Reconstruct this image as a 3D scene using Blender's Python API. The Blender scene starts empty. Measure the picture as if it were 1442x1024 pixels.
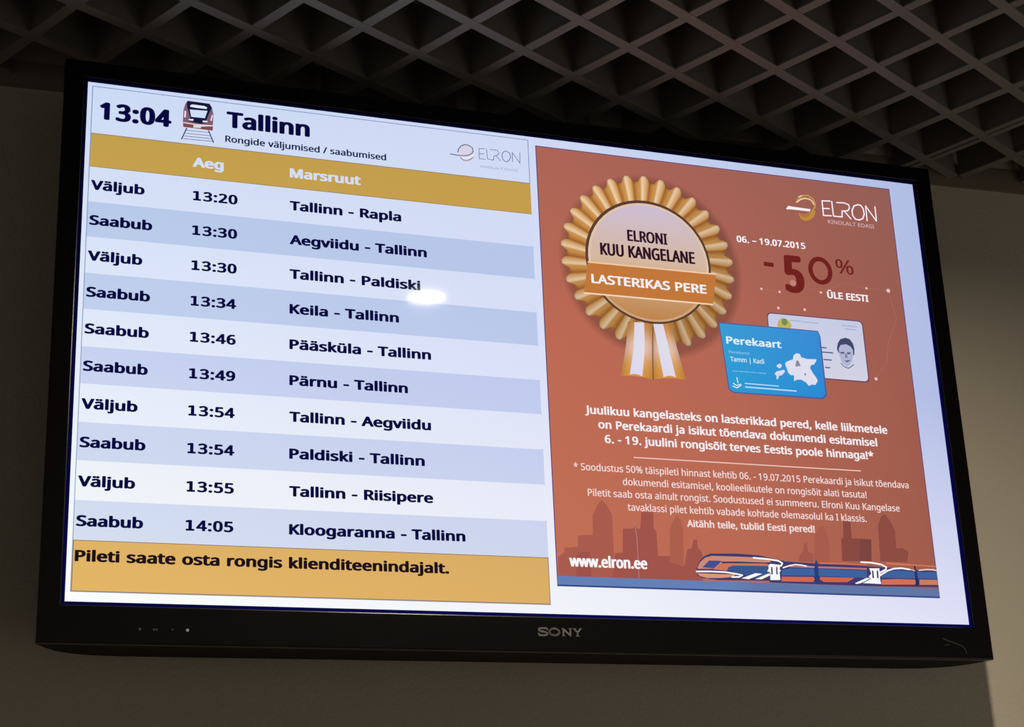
import bpy, bmesh, math
from mathutils import Vector, Matrix
from mathutils.geometry import tessellate_polygon

S = bpy.context.scene
COL = S.collection

# ------------------------------------------------------------ camera
cam = bpy.data.cameras.new('camera')
cam.sensor_fit = 'HORIZONTAL'
cam.sensor_width = 36.0
cam.lens = 2390.04 * 36.0 / 1442.0
cam.clip_start = 0.02
co = bpy.data.objects.new('camera', cam)
COL.objects.link(co)
R = Matrix(((0.951269, -0.061701, -0.302126), (-0.303871, -0.354186, -0.884429), (-0.052439, 0.933137, -0.355676)))
co.matrix_world = Matrix.Translation((-0.595869, -1.627951, 1.643711)) @ R.to_4x4()
S.camera = co

# ------------------------------------------------------------ light and exposure
S.view_settings.view_transform = 'Standard'
S.view_settings.look = 'None'
S.view_settings.exposure = 0.0
S.view_settings.gamma = 1.0
S.view_settings.use_curve_mapping = False
W = bpy.data.worlds.new('world')
S.world = W
W.use_nodes = True
W.node_tree.nodes['Background'].inputs[0].default_value = (1.0, 0.89, 0.78, 1)
W.node_tree.nodes['Background'].inputs[1].default_value = 0.108


def area(name, loc, target, power, color, size, shape='RECTANGLE', sy=None, spread=180):
    l = bpy.data.lights.new(name, 'AREA')
    l.shape = shape
    l.size = size
    if shape == 'RECTANGLE':
        l.size_y = sy or size
    l.energy = power
    l.color = color
    l.spread = math.radians(spread)
    o = bpy.data.objects.new(name, l)
    COL.objects.link(o)
    o.location = loc
    o.rotation_euler = (Vector(target) - Vector(loc)).to_track_quat('-Z', 'Y').to_euler()
    return o


LAMP = (0.118, -0.74, 2.642)
area('ceiling_lamp_light', LAMP, (LAMP[0], LAMP[1], 0), 15.0, (1.0, 0.87, 0.68), 0.056, 'DISK', spread=174)
area('side_fill_light', (1.35, -1.0, 1.35), (0.4, 0.0, 2.4), 2.0, (1.0, 0.91, 0.80), 0.9, 'RECTANGLE', 0.8)  # added fill lamp at the right, no real window behind it


# ------------------------------------------------------------ helpers
def lin(c):
    out = []
    for x in c:
        x = max(0.0, x / 255.0)
        out.append(x / 12.92 if x <= 0.04045 else ((x + 0.055) / 1.055) ** 2.4)
    return out


def mat(name, color, rough=0.6, metal=0.0, noise=0.0, nscale=20.0, bump=0.0, bscale=200.0, spec=0.5):
    m = bpy.data.materials.new(name)
    m.use_nodes = True
    nt = m.node_tree
    b = nt.nodes['Principled BSDF']
    b.inputs['Base Color'].default_value = (*color, 1)
    b.inputs['Roughness'].default_value = rough
    b.inputs['Metallic'].default_value = metal
    b.inputs['Specular IOR Level'].default_value = spec
    tc = nt.nodes.new('ShaderNodeTexCoord')
    if noise > 0:
        n = nt.nodes.new('ShaderNodeTexNoise')
        n.inputs['Scale'].default_value = nscale
        n.inputs['Detail'].default_value = 4
        nt.links.new(tc.outputs['Object'], n.inputs['Vector'])
        mx = nt.nodes.new('ShaderNodeMix')
        mx.data_type = 'RGBA'
        mx.inputs['A'].default_value = (*[c * (1 - noise) for c in color], 1)
        mx.inputs['B'].default_value = (*[min(1, c * (1 + noise)) for c in color], 1)
        nt.links.new(n.outputs['Fac'], mx.inputs['Factor'])
        nt.links.new(mx.outputs['Result'], b.inputs['Base Color'])
    if bump > 0:
        n2 = nt.nodes.new('ShaderNodeTexNoise')
        n2.inputs['Scale'].default_value = bscale
        n2.inputs['Detail'].default_value = 3
        nt.links.new(tc.outputs['Object'], n2.inputs['Vector'])
        bp = nt.nodes.new('ShaderNodeBump')
        bp.inputs['Strength'].default_value = bump
        bp.inputs['Distance'].default_value = 0.002
        nt.links.new(n2.outputs['Fac'], bp.inputs['Height'])
        nt.links.new(bp.outputs['Normal'], b.inputs['Normal'])
    return m


def link(name, me, m, parent=None):
    o = bpy.data.objects.new(name, me)
    COL.objects.link(o)
    if m:
        me.materials.append(m)
    if parent:
        o.parent = parent
    return o


def box_bm(bm, a, b):
    vs = [bm.verts.new((x, y, z)) for x in (a[0], b[0]) for y in (a[1], b[1]) for z in (a[2], b[2])]
    for f in ((0, 1, 3, 2), (4, 6, 7, 5), (0, 4, 5, 1), (2, 3, 7, 6), (0, 2, 6, 4), (1, 5, 7, 3)):
        bm.faces.new([vs[i] for i in f])


def finish(name, bm, m, parent=None, bevel=0.0, smooth=False):
    bmesh.ops.recalc_face_normals(bm, faces=bm.faces)
    me = bpy.data.meshes.new(name)
    bm.to_mesh(me)
    bm.free()
    if smooth:
        for p in me.polygons:
            p.use_smooth = True
    o = link(name, me, m, parent)
    if bevel:
        md = o.modifiers.new('bevel', 'BEVEL')
        md.width = bevel
        md.segments = 3
        md.limit_method = 'ANGLE'
    return o


def structure(o, label=None):
    o['kind'] = 'structure'
    if label:
        o['label'] = label
    return o


# ------------------------------------------------------------ materials
M_wall = mat('wall_paint', (0.50, 0.455, 0.365), 0.75, noise=0.06, nscale=6, bump=0.35, bscale=260)
M_trim = mat('trim_paint', (0.20, 0.16, 0.12), 0.6, noise=0.08)
M_blade = mat('ceiling_lattice_metal', (0.17, 0.158, 0.138), 0.5, noise=0.10, nscale=9)
M_web = mat('ceiling_lattice_web', (0.16, 0.148, 0.125), 0.7, noise=0.2, nscale=14)
M_void = mat('ceiling_void_paint', (0.12, 0.11, 0.095), 0.9, noise=0.15)
M_floor = mat('floor_stone', (0.33, 0.29, 0.24), 0.6, noise=0.15, nscale=3)
M_black = mat('black_gloss_plastic', (0.0025, 0.0025, 0.0025), 0.25, noise=0.1, nscale=30, spec=0.25)
M_shell = mat('black_matt_plastic', (0.006, 0.005, 0.005), 0.7, noise=0.1, nscale=30, spec=0.15)
M_lip = mat('fringe_tinted_lip', (0.002, 0.002, 0.14), 0.9, spec=0.05)  # blue fringe of the lit screen painted into the lip colour
M_bracket = mat('bracket_steel', (0.05, 0.05, 0.05), 0.45, metal=0.6)
M_logo = mat('grey_logo_paint', (0.15, 0.143, 0.136), 0.4)
M_white = mat('lamp_ring_enamel', (0.7, 0.68, 0.64), 0.4)


def emit(name, color, strength):
    m = mat(name, (0.02, 0.02, 0.02), 0.4)
    b = m.node_tree.nodes['Principled BSDF']
    b.inputs['Emission Color'].default_value = (*color, 1)
    b.inputs['Emission Strength'].default_value = strength
    return m


# the lit picture: every graphic on the display shares one glossy, self-lit surface
M_pic = bpy.data.materials.new('lit_display_picture')
M_pic.use_nodes = True
nt = M_pic.node_tree
nt.nodes.clear()
at = nt.nodes.new('ShaderNodeAttribute')
at.attribute_name = 'picture'
em = nt.nodes.new('ShaderNodeEmission')
em.inputs['Strength'].default_value = 1.0
gl = nt.nodes.new('ShaderNodeBsdfGlossy')       # faint mirror of an anti-reflection coated screen
gl.inputs['Color'].default_value = (0.0012, 0.0012, 0.0011, 1)
gl.inputs['Roughness'].default_value = 0.055
ad = nt.nodes.new('ShaderNodeAddShader')
out = nt.nodes.new('ShaderNodeOutputMaterial')
nt.links.new(at.outputs['Color'], em.inputs['Color'])
nt.links.new(em.outputs[0], ad.inputs[0])
nt.links.new(gl.outputs[0], ad.inputs[1])
nt.links.new(ad.outputs[0], out.inputs['Surface'])

# ------------------------------------------------------------ setting
bm = bmesh.new()
box_bm(bm, (-3.0, 0.11, 0.0), (3.2, 0.25, 2.95))
wall = structure(finish('wall_back', bm, M_wall), 'plain beige painted wall behind the television')
bm = bmesh.new()
box_bm(bm, (-3.0, 0.106, 2.636), (3.2, 0.11, 2.668))
structure(finish('trim_1', bm, M_trim), 'thin dark edge strip between the wall and the lattice ceiling')
bm = bmesh.new()
box_bm(bm, (-3.0, -4.0, -0.1), (3.2, 0.25, 0.0))
structure(finish('floor', bm, M_floor))
bm = bmesh.new()
box_bm(bm, (-3.0, -4.0, 2.86), (3.2, 0.11, 2.95))
ceiling = structure(finish('ceiling', bm, M_void), 'open cell lattice ceiling of crossing metal blades laid diagonally')

# the diagonal lattice: long blades in two crossing families, each blade a part of the ceiling
PITCH, ANG, ORG = 0.08370, math.radians(29.02), Vector((-0.10228, -0.11167))
ZB, DEPTH, THICK = 2.648, 0.062, 0.0125
D1 = Vector((math.cos(ANG), math.sin(ANG)))
D2 = Vector((math.sin(ANG), -math.cos(ANG)))
X0, X1, Y0, Y1 = -1.5, 1.9, -1.5, 0.105


def clip(p, d):
    lo, hi = -99.0, 99.0
    for a, da, l, h in ((p.x, d.x, X0, X1), (p.y, d.y, Y0, Y1)):
        t0, t1 = (l - a) / da, (h - a) / da
        if t0 > t1:
            t0, t1 = t1, t0
        lo, hi = max(lo, t0), min(hi, t1)
    return (lo, hi) if hi - lo > 0.03 else None


def blade(p, d, thick, dz):
    c = clip(p, d)
    if not c:
        return
    n = Vector((-d.y, d.x))
    # keep the cut ends clear of the wall
    a, e = p + d * (c[0] + 0.004), p + d * (c[1] - 0.004)
    bm = bmesh.new()
    h = thick / 2
    # a folded blade: flat foot below, slimmer web above
    prof = [(-h, 0), (h, 0), (h, 0.002), (h * 0.6, 0.003), (h * 0.62, DEPTH), (-h * 0.62, DEPTH), (-h * 0.6, 0.003), (-h, 0.002)]
    rings = []
    for q in (a, e):
        rings.append([bm.verts.new((q.x + n.x * s, q.y + n.y * s, ZB + dz + z)) for s, z in prof])
    k = len(prof)
    for i in range(k):
        bm.faces.new((rings[0][i], rings[0][(i + 1) % k], rings[1][(i + 1) % k], rings[1][i]))
    bm.faces.new(rings[0][::-1])
    bm.faces.new(rings[1])
    for f in bm.faces:      # web gets a darker tone than the foot, painting the shade inside the cells
        if max(v.co.z for v in f.verts) > ZB + dz + 0.0025:
            f.material_index = 1
    o = finish('blade', bm, M_blade, ceiling)
    o.data.materials.append(M_web)


# j = constant blades run along D1, i = constant blades run along D2
for j in range(-30, 31):
    blade(ORG + D2 * (-j * PITCH), D1, THICK, 0.0)
for i in range(-30, 31):
    if i == 8:      # a joint between two ceiling panels: two slim blades with a dark gap
        blade(ORG + D1 * (i * PITCH - 0.003), D2, 0.0085, 0.0004)
        blade(ORG + D1 * (i * PITCH + 0.0085), D2, 0.0085, 0.0004)
    else:
        blade(ORG + D1 * (i * PITCH), D2, THICK, 0.0004)

# ------------------------------------------------------------ television
tv = bpy.data.objects.new('television', None)
COL.objects.link(tv)
tv.location = (0, 0, 2.30)
tv.rotation_euler = (math.radians(1.982), 0, math.radians(1.8205))
tv.empty_display_size = 0.2
tv['label'] = 'black flat television showing train departures and an orange poster, high on beige wall'
tv['category'] = 'television'
SH = 0.5498          # height of a 1 m wide picture


def L(u, v, y=0.0):
    """picture units (1920 x 1080) to television metres"""
    return Vector(((u - 960) / 1920.0, y, -(v - 540) / 1080.0 * SH))


# square-cornered front face; the body behind it curves in towards the wall
outline = [(-46, -44), (-47, 1158.5), (1967, 1158.5), (1966, -44)]
hole = [(-7, -7), (-7, 1087), (1927, 1087), (1927, -7)]


def ring_solid(name, outer, inner, y0, y1, m, parent, bevel=0.0):
    bm = bmesh.new()
    fr = tessellate_polygon([[L(*p) for p in outer], [L(*p) for p in inner]])
    pts = list(outer) + list(inner)
    A = [bm.verts.new(L(u, v, y0)) for u, v in pts]
    B = [bm.verts.new(L(u, v, y1)) for u, v in pts]
    for t in fr:
        bm.faces.new([A[i] for i in t])
        bm.faces.new([B[i] for i in t])
    for s, n in ((0, len(outer)), (len(outer), len(inner))):
        for i in range(n):
            a, c = s + i, s + (i + 1) % n
            bm.faces.new((A[a], A[c], B[c], B[a]))
    return finish(name, bm, m, parent, bevel)


frame = ring_solid('front_frame', outline, hole, -0.004, 0.006, M_black, tv, 0.0012)
frame['label'] = 'glossy black front frame'
lip = ring_solid('inner_lip', [(-7, -7), (-7, 1087), (1927, 1087), (1927, -7)], [(0, 0), (0, 1080), (1920, 1080), (1920, 0)], -0.0012, 0.005, M_lip, tv)
lip['label'] = 'dark lip around the picture, with the blue colour fringe painted in'

# back shell, curving in from the frame towards the wall
bm = bmesh.new()
rings = []
for du, y, vb in ((0, 0.0055, 1158), (6, 0.009, 1158.5), (14, 0.016, 1159), (26, 0.026, 1159.5), (44, 0.038, 1160), (72, 0.049, 1160),
                  (110, 0.057, 1160), (170, 0.0605, 1160), (230, 0.061, 1130), (300, 0.066, 1060)):
    a0, a1, v0 = -46 + du, 1966 - du, -43 + du * 0.7
    rings.append([bm.verts.new(L(u, v, y)) for u, v in ((a0, v0), (a1, v0), (a1, vb), (a0, vb))])
for a, c in zip(rings, rings[1:]):
    for i in range(4):
        bm.faces.new((a[i], a[(i + 1) % 4], c[(i + 1) % 4], c[i]))
bm.faces.new(rings[0])
bm.faces.new(rings[-1])
finish('back_shell', bm, M_shell, tv)

# wall bracket between the shell and the wall
bpy.context.view_layer.update()
inv = (Matrix.Translation(tv.location) @ tv.rotation_euler.to_matrix().to_4x4()).inverted()
bm = bmesh.new()
box_bm(bm, (-0.22, 0.100, 2.16), (0.22, 0.1099, 2.46))
for x in (-0.17, 0.14):
    box_bm(bm, (x, 0.060, 2.14), (x + 0.03, 0.101, 2.48))
for vv in bm.verts:
    vv.co = inv @ vv.co
finish('wall_bracket', bm, M_bracket, tv)


# ------------------------------------------------------------ data: letter outlines and picture shapes
GL = {"!":[216,[65,573,85,161,131,161,151,573],[107,97,88,94,72,85,61,69,58,43,61,18,72,2,88,-8,107,-11,126,-8,142,2,153,18,157,43,153,69,142,85,126,94]],
"%":[666,[156,581,128,578,104,569,83,554,67,534,55,508,46,477,39,402,47,326,56,295,69,269,86,248,106,233,130,224,156,221,185,224,210,233,231,248,247,
269,260,295,269,326,277,402,269,477,260,508,246,534,229,554,209,569,184,578],[461,573,144,0,205,0,523,573],[142,529,171,529,184,523,194,513,210,480,
217,432,214,345,203,304,184,280,171,274,156,272,142,274,130,280,120,290,106,323,99,372,99,432,106,480,120,513,130,523],[507,351,478,348,454,340,434,
325,418,304,406,278,397,248,390,172,397,97,407,66,420,40,437,19,457,4,480,-5,507,-8,536,-5,560,4,581,19,598,40,611,66,620,97,627,172,619,248,610,278,
596,304,579,325,558,340,534,348],[493,299,521,299,534,293,545,283,560,251,568,202,565,115,553,75,534,51,521,45,507,43,493,45,480,51,470,61,456,93,449,
142,449,202,456,251,470,283,480,293]],"*":[442,[180,609,196,455,44,499,33,425,179,413,85,286,156,249,218,389,286,249,355,286,260,413,407,425,396,499,
242,455,258,609]],",":[215,[73,93,56,-3,33,-103,85,-103,124,-10,154,84,148,93]],"-":[258,[32,246,32,184,226,184,226,246]],".":[215,[107,97,88,94,72,
85,61,69,58,43,61,18,72,2,88,-8,107,-11,126,-8,142,2,153,18,157,43,153,69,142,85,126,94]],"/":[298,[221,573,8,0,77,0,290,573]],"0":[459,[229,581,196,
579,167,573,141,562,119,547,99,527,83,504,69,477,50,411,44,373,39,287,41,243,51,163,71,98,86,70,103,47,122,27,145,12,170,1,198,-6,229,-8,276,-3,316,
12,349,37,376,70,395,112,409,163,417,221,419,287,418,332,408,411,387,477,372,504,355,527,335,547,313,562,287,573,259,579],[208,520,249,520,268,515,
284,507,310,481,320,463,336,417,347,325,347,249,341,184,329,131,320,110,298,78,284,67,249,54,229,52,190,59,173,67,147,93,128,132,121,156,111,249,113,
359,128,442,147,481,159,495,190,515]],"1":[459,[226,573,71,452,108,405,219,499,216,411,216,0,285,0,285,573]],"2":[459,[221,581,169,576,122,561,81,540,
45,513,83,466,131,498,181,517,221,520,242,519,278,507,306,482,320,446,321,405,313,370,298,337,261,287,38,59,38,0,417,0,417,64,128,64,128,67,268,207,
324,267,365,324,383,364,389,385,394,428,388,472,382,492,361,526,331,552,293,570,246,579]],"3":[459,[218,581,163,576,115,563,73,544,39,521,75,473,140,
508,176,518,204,521,242,520,262,516,295,498,307,486,321,454,322,418,314,390,298,366,274,347,242,333,202,326,123,326,123,265,226,263,265,255,297,242,
320,223,335,197,339,164,337,139,331,117,320,98,305,81,285,68,260,59,230,53,175,52,135,57,74,73,36,89,36,23,72,8,110,-1,171,-8,230,-7,263,-3,318,14,
360,40,377,56,400,94,412,139,411,190,405,214,394,236,379,255,360,271,337,283,277,298,277,302,310,311,340,326,363,347,381,372,392,403,395,439,393,468,
384,495,371,519,352,540,327,558,296,571,260,578]],"4":[459,[286,576,17,190,17,130,291,130,291,0,359,0,359,130,443,130,443,193,359,193,359,576],[292,
500,295,500,291,394,291,193,86,193,262,444]],"5":[459,[86,573,64,302,99,280,160,290,197,292,232,290,262,284,287,275,306,262,321,245,332,225,339,202,
340,156,331,121,313,93,289,73,239,55,200,52,141,58,82,74,51,90,51,23,97,4,156,-6,231,-7,289,5,336,28,373,60,387,81,399,103,411,154,413,183,407,232,
400,254,376,291,361,307,322,331,275,346,249,350,194,350,132,342,146,508,373,508,373,573]],"6":[459,[306,581,275,579,220,570,174,551,137,525,107,492,
84,454,67,412,55,366,46,294,45,214,52,158,67,110,88,70,115,39,146,16,199,-4,239,-8,266,-7,314,5,336,15,372,44,386,61,408,104,415,129,421,184,420,211,
409,258,389,297,375,313,342,338,323,347,279,357,238,358,208,353,182,345,160,333,141,318,119,291,115,291,122,359,132,400,158,454,183,483,216,504,257,
518,317,523,377,513,377,573,353,578],[222,302,267,301,289,295,308,285,324,271,336,254,350,210,349,153,343,125,334,102,320,84,303,70,284,59,262,53,238,
51,210,55,185,64,164,79,146,99,133,121,117,172,115,198,119,223,140,259,175,287,189,294]],"7":[459,[35,573,35,508,344,508,109,0,187,0,419,518,419,
573]],"8":[459,[229,581,182,577,161,572,123,556,92,533,70,503,63,485,58,444,61,411,71,383,87,358,107,336,158,299,99,264,65,228,49,199,43,183,39,146,
45,101,52,81,61,63,89,33,126,10,149,2,174,-3,231,-8,284,-3,308,3,330,11,367,34,395,65,406,84,417,125,419,148,414,185,409,201,392,229,355,265,291,303,
333,328,357,348,377,371,392,397,400,443,399,465,388,503,366,533,336,556,298,572],[207,522,250,522,287,512,315,491,329,460,330,441,327,414,310,382,282,
357,232,330,179,357,157,373,135,402,128,427,128,460,143,491,170,512],[200,262,217,270,279,243,317,217,341,186,350,148,342,108,319,76,302,64,257,50,
200,50,176,55,155,64,138,76,116,107,110,125,109,160,121,197,146,228]],"9":[459,[223,581,171,575,148,568,107,544,76,511,53,468,42,416,41,361,52,314,72,
275,101,246,138,226,181,215,237,216,278,228,310,247,341,281,346,281,334,192,322,153,303,118,278,90,245,68,226,60,179,51,125,51,82,60,82,0,89,-2,137,
-8,185,-7,241,3,286,21,324,47,354,80,377,118,401,183,413,255,417,328,413,388,409,415,394,462,373,501,361,518,332,545,316,556,281,572],[199,519,223,
521,252,518,288,501,307,484,322,463,341,413,345,362,330,325,300,293,272,278,256,273,220,269,193,271,171,277,152,287,137,301,117,339,110,388,112,420,
118,447,128,470,142,488,159,503,178,513]],":":[215,[107,97,88,94,72,85,61,69,58,43,61,18,72,2,88,-8,107,-11,126,-8,142,2,153,18,157,43,153,69,142,85,
126,94],[107,441,88,438,72,429,61,412,58,387,61,362,72,345,88,335,107,332,126,335,142,345,153,362,157,387,153,412,142,429,126,438]],"A":[512,[224,575,
0,0,73,0,141,177,368,177,437,0,512,0,289,575],[253,492,255,500,281,418,346,241,165,241,230,415]],"D":[585,[78,573,78,0,283,2,325,8,364,18,399,33,430,
51,457,74,481,100,501,131,516,165,528,203,534,246,534,336,528,377,517,413,502,446,483,475,460,501,434,523,404,540,371,555,335,565,254,573],[150,511,
277,509,336,498,384,474,404,457,435,415,446,388,459,326,460,289,457,236,446,190,428,151,402,119,369,94,329,76,282,65,150,62]],"E":[446,[78,573,78,0,
398,0,398,63,150,63,150,268,383,268,383,330,150,330,150,509,398,509,398,573]],"G":[584,[346,581,300,578,259,571,220,560,186,544,154,524,127,500,104,
473,84,442,69,407,58,370,51,330,49,286,57,202,67,164,81,130,98,98,120,71,145,47,173,28,205,12,241,1,280,-6,323,-8,406,-4,454,3,524,22,524,302,326,302,
326,238,452,238,452,68,390,57,340,55,270,62,241,71,216,84,175,119,159,141,137,193,130,222,124,286,131,353,150,409,164,434,202,474,250,501,278,510,342,
517,382,515,421,508,489,484,516,547,437,572,392,578]],"I":[272,[32,573,32,531,99,515,99,57,32,42,32,0,239,0,239,42,172,57,172,515,239,531,239,573]],
"J":[219,[74,573,74,3,71,-29,57,-62,33,-81,-5,-89,-63,-81,-63,-142,-29,-151,-3,-152,39,-148,75,-135,91,-125,105,-113,128,-82,136,-63,145,-18,146,
573]],"K":[496,[78,573,78,0,150,0,150,222,209,273,411,0,496,0,261,323,488,573,403,573,150,290,150,573]],"L":[420,[78,573,78,0,400,0,400,64,150,64,150,
573]],"M":[727,[78,573,78,0,144,0,144,377,139,502,142,502,330,0,390,0,581,501,584,501,578,380,578,0,650,0,650,573,544,573,364,103,361,103,184,573]],
"N":[609,[78,573,78,0,144,0,144,335,138,476,141,476,447,0,532,0,532,573,464,573,464,236,470,99,467,99,161,573]],"O":[626,[314,581,271,579,232,572,197,
561,166,545,138,524,114,500,94,473,78,442,65,408,51,331,49,288,53,224,65,167,85,116,114,73,151,39,196,13,251,-3,314,-8,375,-3,428,13,473,38,510,73,
540,116,561,166,573,224,577,287,570,370,560,408,547,442,530,473,510,501,486,525,459,545,428,561,393,572,356,579],[314,518,360,514,398,503,431,484,456,
457,476,423,490,384,498,338,501,287,500,252,490,190,470,138,456,117,420,83,398,70,345,56,314,55,255,62,230,70,207,83,171,117,157,138,136,190,126,252,
125,287,126,322,136,384,157,435,171,457,207,490,230,502,255,511]],"P":[485,[78,573,78,0,150,0,150,223,247,224,301,231,345,246,380,266,407,292,433,336,
444,387,441,442,431,475,415,504,393,528,363,548,326,562,282,570,229,573],[150,511,258,509,289,504,314,495,334,484,350,468,361,449,367,427,370,401,365,
363,360,347,342,322,315,303,279,291,234,285,150,285]],"R":[499,[78,573,78,0,150,0,150,237,264,237,403,0,487,0,330,257,371,277,397,295,418,319,435,350,
443,388,443,436,439,460,422,500,393,532,375,544,329,562,270,571],[150,510,275,507,324,494,346,477,361,455,366,440,370,407,368,381,362,359,352,341,338,
325,319,313,296,304,268,299,150,298]],"S":[440,[231,581,205,579,157,571,116,553,84,528,61,496,54,477,48,435,53,389,63,363,76,340,95,320,118,302,161,
279,261,238,302,213,318,194,327,173,330,147,327,120,316,98,298,79,273,66,240,57,179,55,134,60,92,70,41,88,41,19,83,4,137,-5,198,-8,257,-3,283,3,328,
22,364,49,389,85,396,106,403,153,398,194,385,228,362,255,313,289,172,351,140,376,128,396,121,434,128,468,148,494,169,507,212,517,266,515,319,504,366,
487,389,549,318,572,276,578]],"T":[446,[8,573,8,509,187,509,187,0,259,0,259,509,437,509,437,573]],"U":[586,[72,573,72,204,76,158,86,118,104,82,128,50,
159,25,196,7,240,-4,290,-8,327,-6,360,-1,389,8,416,20,459,52,476,72,489,95,507,146,513,202,513,573,442,573,442,202,438,161,427,126,407,96,379,73,342,
59,294,55,259,57,228,64,203,76,182,93,165,114,154,139,147,168,144,201,144,573]],"V":[481,[0,573,204,0,277,0,481,573,405,573,277,207,241,80,213,182,75,
573]],"Y":[454,[0,573,191,219,191,0,263,0,263,222,454,573,376,573,227,291,79,573]],"a":[450,[231,437,190,434,151,426,84,400,106,347,163,370,194,378,
227,380,265,375,293,359,303,347,315,309,316,259,194,253,152,245,116,234,87,219,65,199,50,176,40,150,38,99,47,63,55,48,75,23,103,6,136,-5,190,-8,220,
-4,246,3,279,22,317,61,320,61,334,0,385,0,385,293,383,328,376,358,364,383,347,403,326,418,299,428,268,435],[252,208,315,210,313,142,306,117,295,96,
279,79,260,66,215,51,172,50,157,53,132,66,115,87,110,119,118,155,127,170,141,182,159,192,184,200]],"b":[493,[68,609,68,0,119,0,133,55,139,55,161,31,
189,10,226,-3,272,-8,298,-6,344,6,384,31,415,68,437,118,444,147,449,215,446,267,437,312,422,350,401,381,374,406,344,423,310,434,272,437,226,432,206,
427,174,409,139,373,135,373,139,448,139,609],[260,379,288,376,311,368,331,356,348,338,360,315,369,287,376,216,369,145,360,117,348,93,332,74,312,61,
288,53,261,51,229,53,202,61,181,74,165,93,153,116,145,144,139,214,145,289,157,325,165,339,188,361,202,369,238,377]],"d":[493,[354,609,355,431,359,374,
354,374,332,399,314,413,280,429,238,437,183,434,149,424,119,406,93,381,71,350,56,311,47,266,44,214,47,162,56,117,71,79,92,48,118,23,148,6,182,-5,221,
-8,266,-3,314,17,358,58,368,0,425,0,425,609],[204,376,231,379,264,377,291,369,313,355,329,336,340,313,349,284,355,213,354,165,348,135,340,109,328,88,
311,71,290,60,263,53,232,51,205,53,181,61,162,74,146,93,133,116,124,144,119,176,119,249,133,309,146,334,162,354,181,368]],"e":[452,[234,438,181,431,
157,423,114,395,81,357,57,306,50,277,44,212,51,146,59,117,85,68,121,31,143,17,167,6,221,-6,272,-8,327,-1,392,20,392,82,343,64,293,54,224,55,197,62,
174,74,154,90,139,111,127,137,120,167,117,201,411,201,410,272,406,299,399,323,378,367,348,401,308,424,286,432],[233,380,251,379,280,371,292,364,312,
346,331,307,338,257,119,257,130,309,154,348,170,362,188,372,209,378]],"g":[493,[221,438,181,434,147,423,117,404,91,377,70,344,56,306,47,263,44,214,47,
164,56,121,70,83,91,51,117,25,147,7,182,-4,221,-8,263,-4,299,8,315,17,358,57,353,-39,347,-63,337,-84,324,-101,306,-116,286,-126,263,-132,214,-133,149,
-125,111,-114,78,-100,78,-165,110,-177,167,-189,210,-192,264,-191,318,-181,361,-160,392,-129,404,-109,420,-63,425,-7,425,430,369,430,359,373,355,373,
329,402,297,422,261,434],[213,377,270,374,302,362,315,352,335,326,343,309,353,267,356,179,352,145,345,117,334,94,318,76,299,63,262,52,232,50,205,52,
182,60,163,73,146,92,134,115,124,143,119,176,117,213,120,262,138,320,147,336,169,359,197,374]],"h":[496,[68,609,68,0,139,0,139,246,145,289,157,324,
177,350,204,368,222,374,265,379,288,377,324,364,338,353,355,321,361,275,361,0,431,0,430,306,421,351,413,370,391,400,360,421,321,433,273,437,233,433,
196,420,164,400,140,370,135,370,139,423,139,609]],"i":[207,[68,430,68,0,139,0,139,430],[104,591,88,588,75,580,66,566,63,546,66,526,75,512,88,504,104,
501,119,504,133,512,142,526,145,546,142,566,133,580,119,588]],"j":[207,[68,430,67,-85,59,-111,51,-120,32,-130,1,-134,-44,-126,-44,-183,-10,-191,18,
-192,56,-189,72,-184,99,-169,119,-147,126,-133,138,-84,139,430],[104,591,88,588,75,580,66,566,63,546,66,526,75,512,88,504,104,501,119,504,133,512,142,
526,145,546,142,566,133,580,119,588]],"k":[428,[68,609,68,0,138,0,138,158,187,200,336,0,421,0,235,246,409,430,326,430,189,285,138,221,135,221,138,291,
138,609]],"l":[207,[68,609,68,0,139,0,139,609]],"m":[750,[266,438,229,434,194,422,163,401,140,371,136,371,125,430,68,430,68,0,139,0,139,247,145,290,
156,324,174,350,199,368,233,377,253,379,281,376,303,367,320,353,336,321,342,277,342,0,411,0,411,237,418,298,426,322,438,342,454,358,474,369,499,376,
528,379,549,377,582,364,594,353,610,321,615,277,615,0,685,0,683,319,676,352,665,379,649,401,628,417,603,429,574,436,519,437,480,428,443,410,427,398,
402,366,398,366,378,398,349,420,312,433]],"n":[496,[275,438,235,434,198,422,165,401,140,371,136,371,125,430,68,430,68,0,139,0,140,258,154,316,166,338,
182,356,204,368,232,376,265,379,288,377,324,364,338,353,355,321,361,275,361,0,431,0,431,280,428,319,421,352,409,379,391,401,369,417,343,429,311,436]],
"o":[485,[244,438,186,431,161,423,137,412,97,380,68,336,58,310,50,282,44,216,48,165,59,121,77,82,100,51,129,25,163,7,200,-4,241,-8,285,-4,324,7,359,
25,388,51,411,82,428,121,438,165,442,216,436,282,428,310,417,336,387,380,368,397,324,423,299,431],[212,376,263,377,282,374,314,359,338,335,348,320,
355,303,365,263,369,216,366,169,348,110,327,82,314,71,282,56,264,52,222,52,203,56,172,71,159,82,138,110,120,169,117,216,119,252,124,284,134,311,147,
335,164,354,185,368]],"p":[493,[273,438,240,436,201,424,170,405,139,371,136,371,126,430,68,430,68,-192,139,-192,139,-8,134,55,139,55,161,31,179,17,
213,1,241,-6,272,-8,322,-2,365,17,401,49,427,93,437,119,448,181,446,268,437,313,422,351,401,383,374,407,344,424,310,434],[260,379,288,376,311,367,331,
354,348,334,360,310,369,283,376,217,369,150,348,98,326,72,312,63,297,56,261,51,239,52,203,61,188,70,165,93,157,109,145,145,139,216,140,254,146,295,
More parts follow.
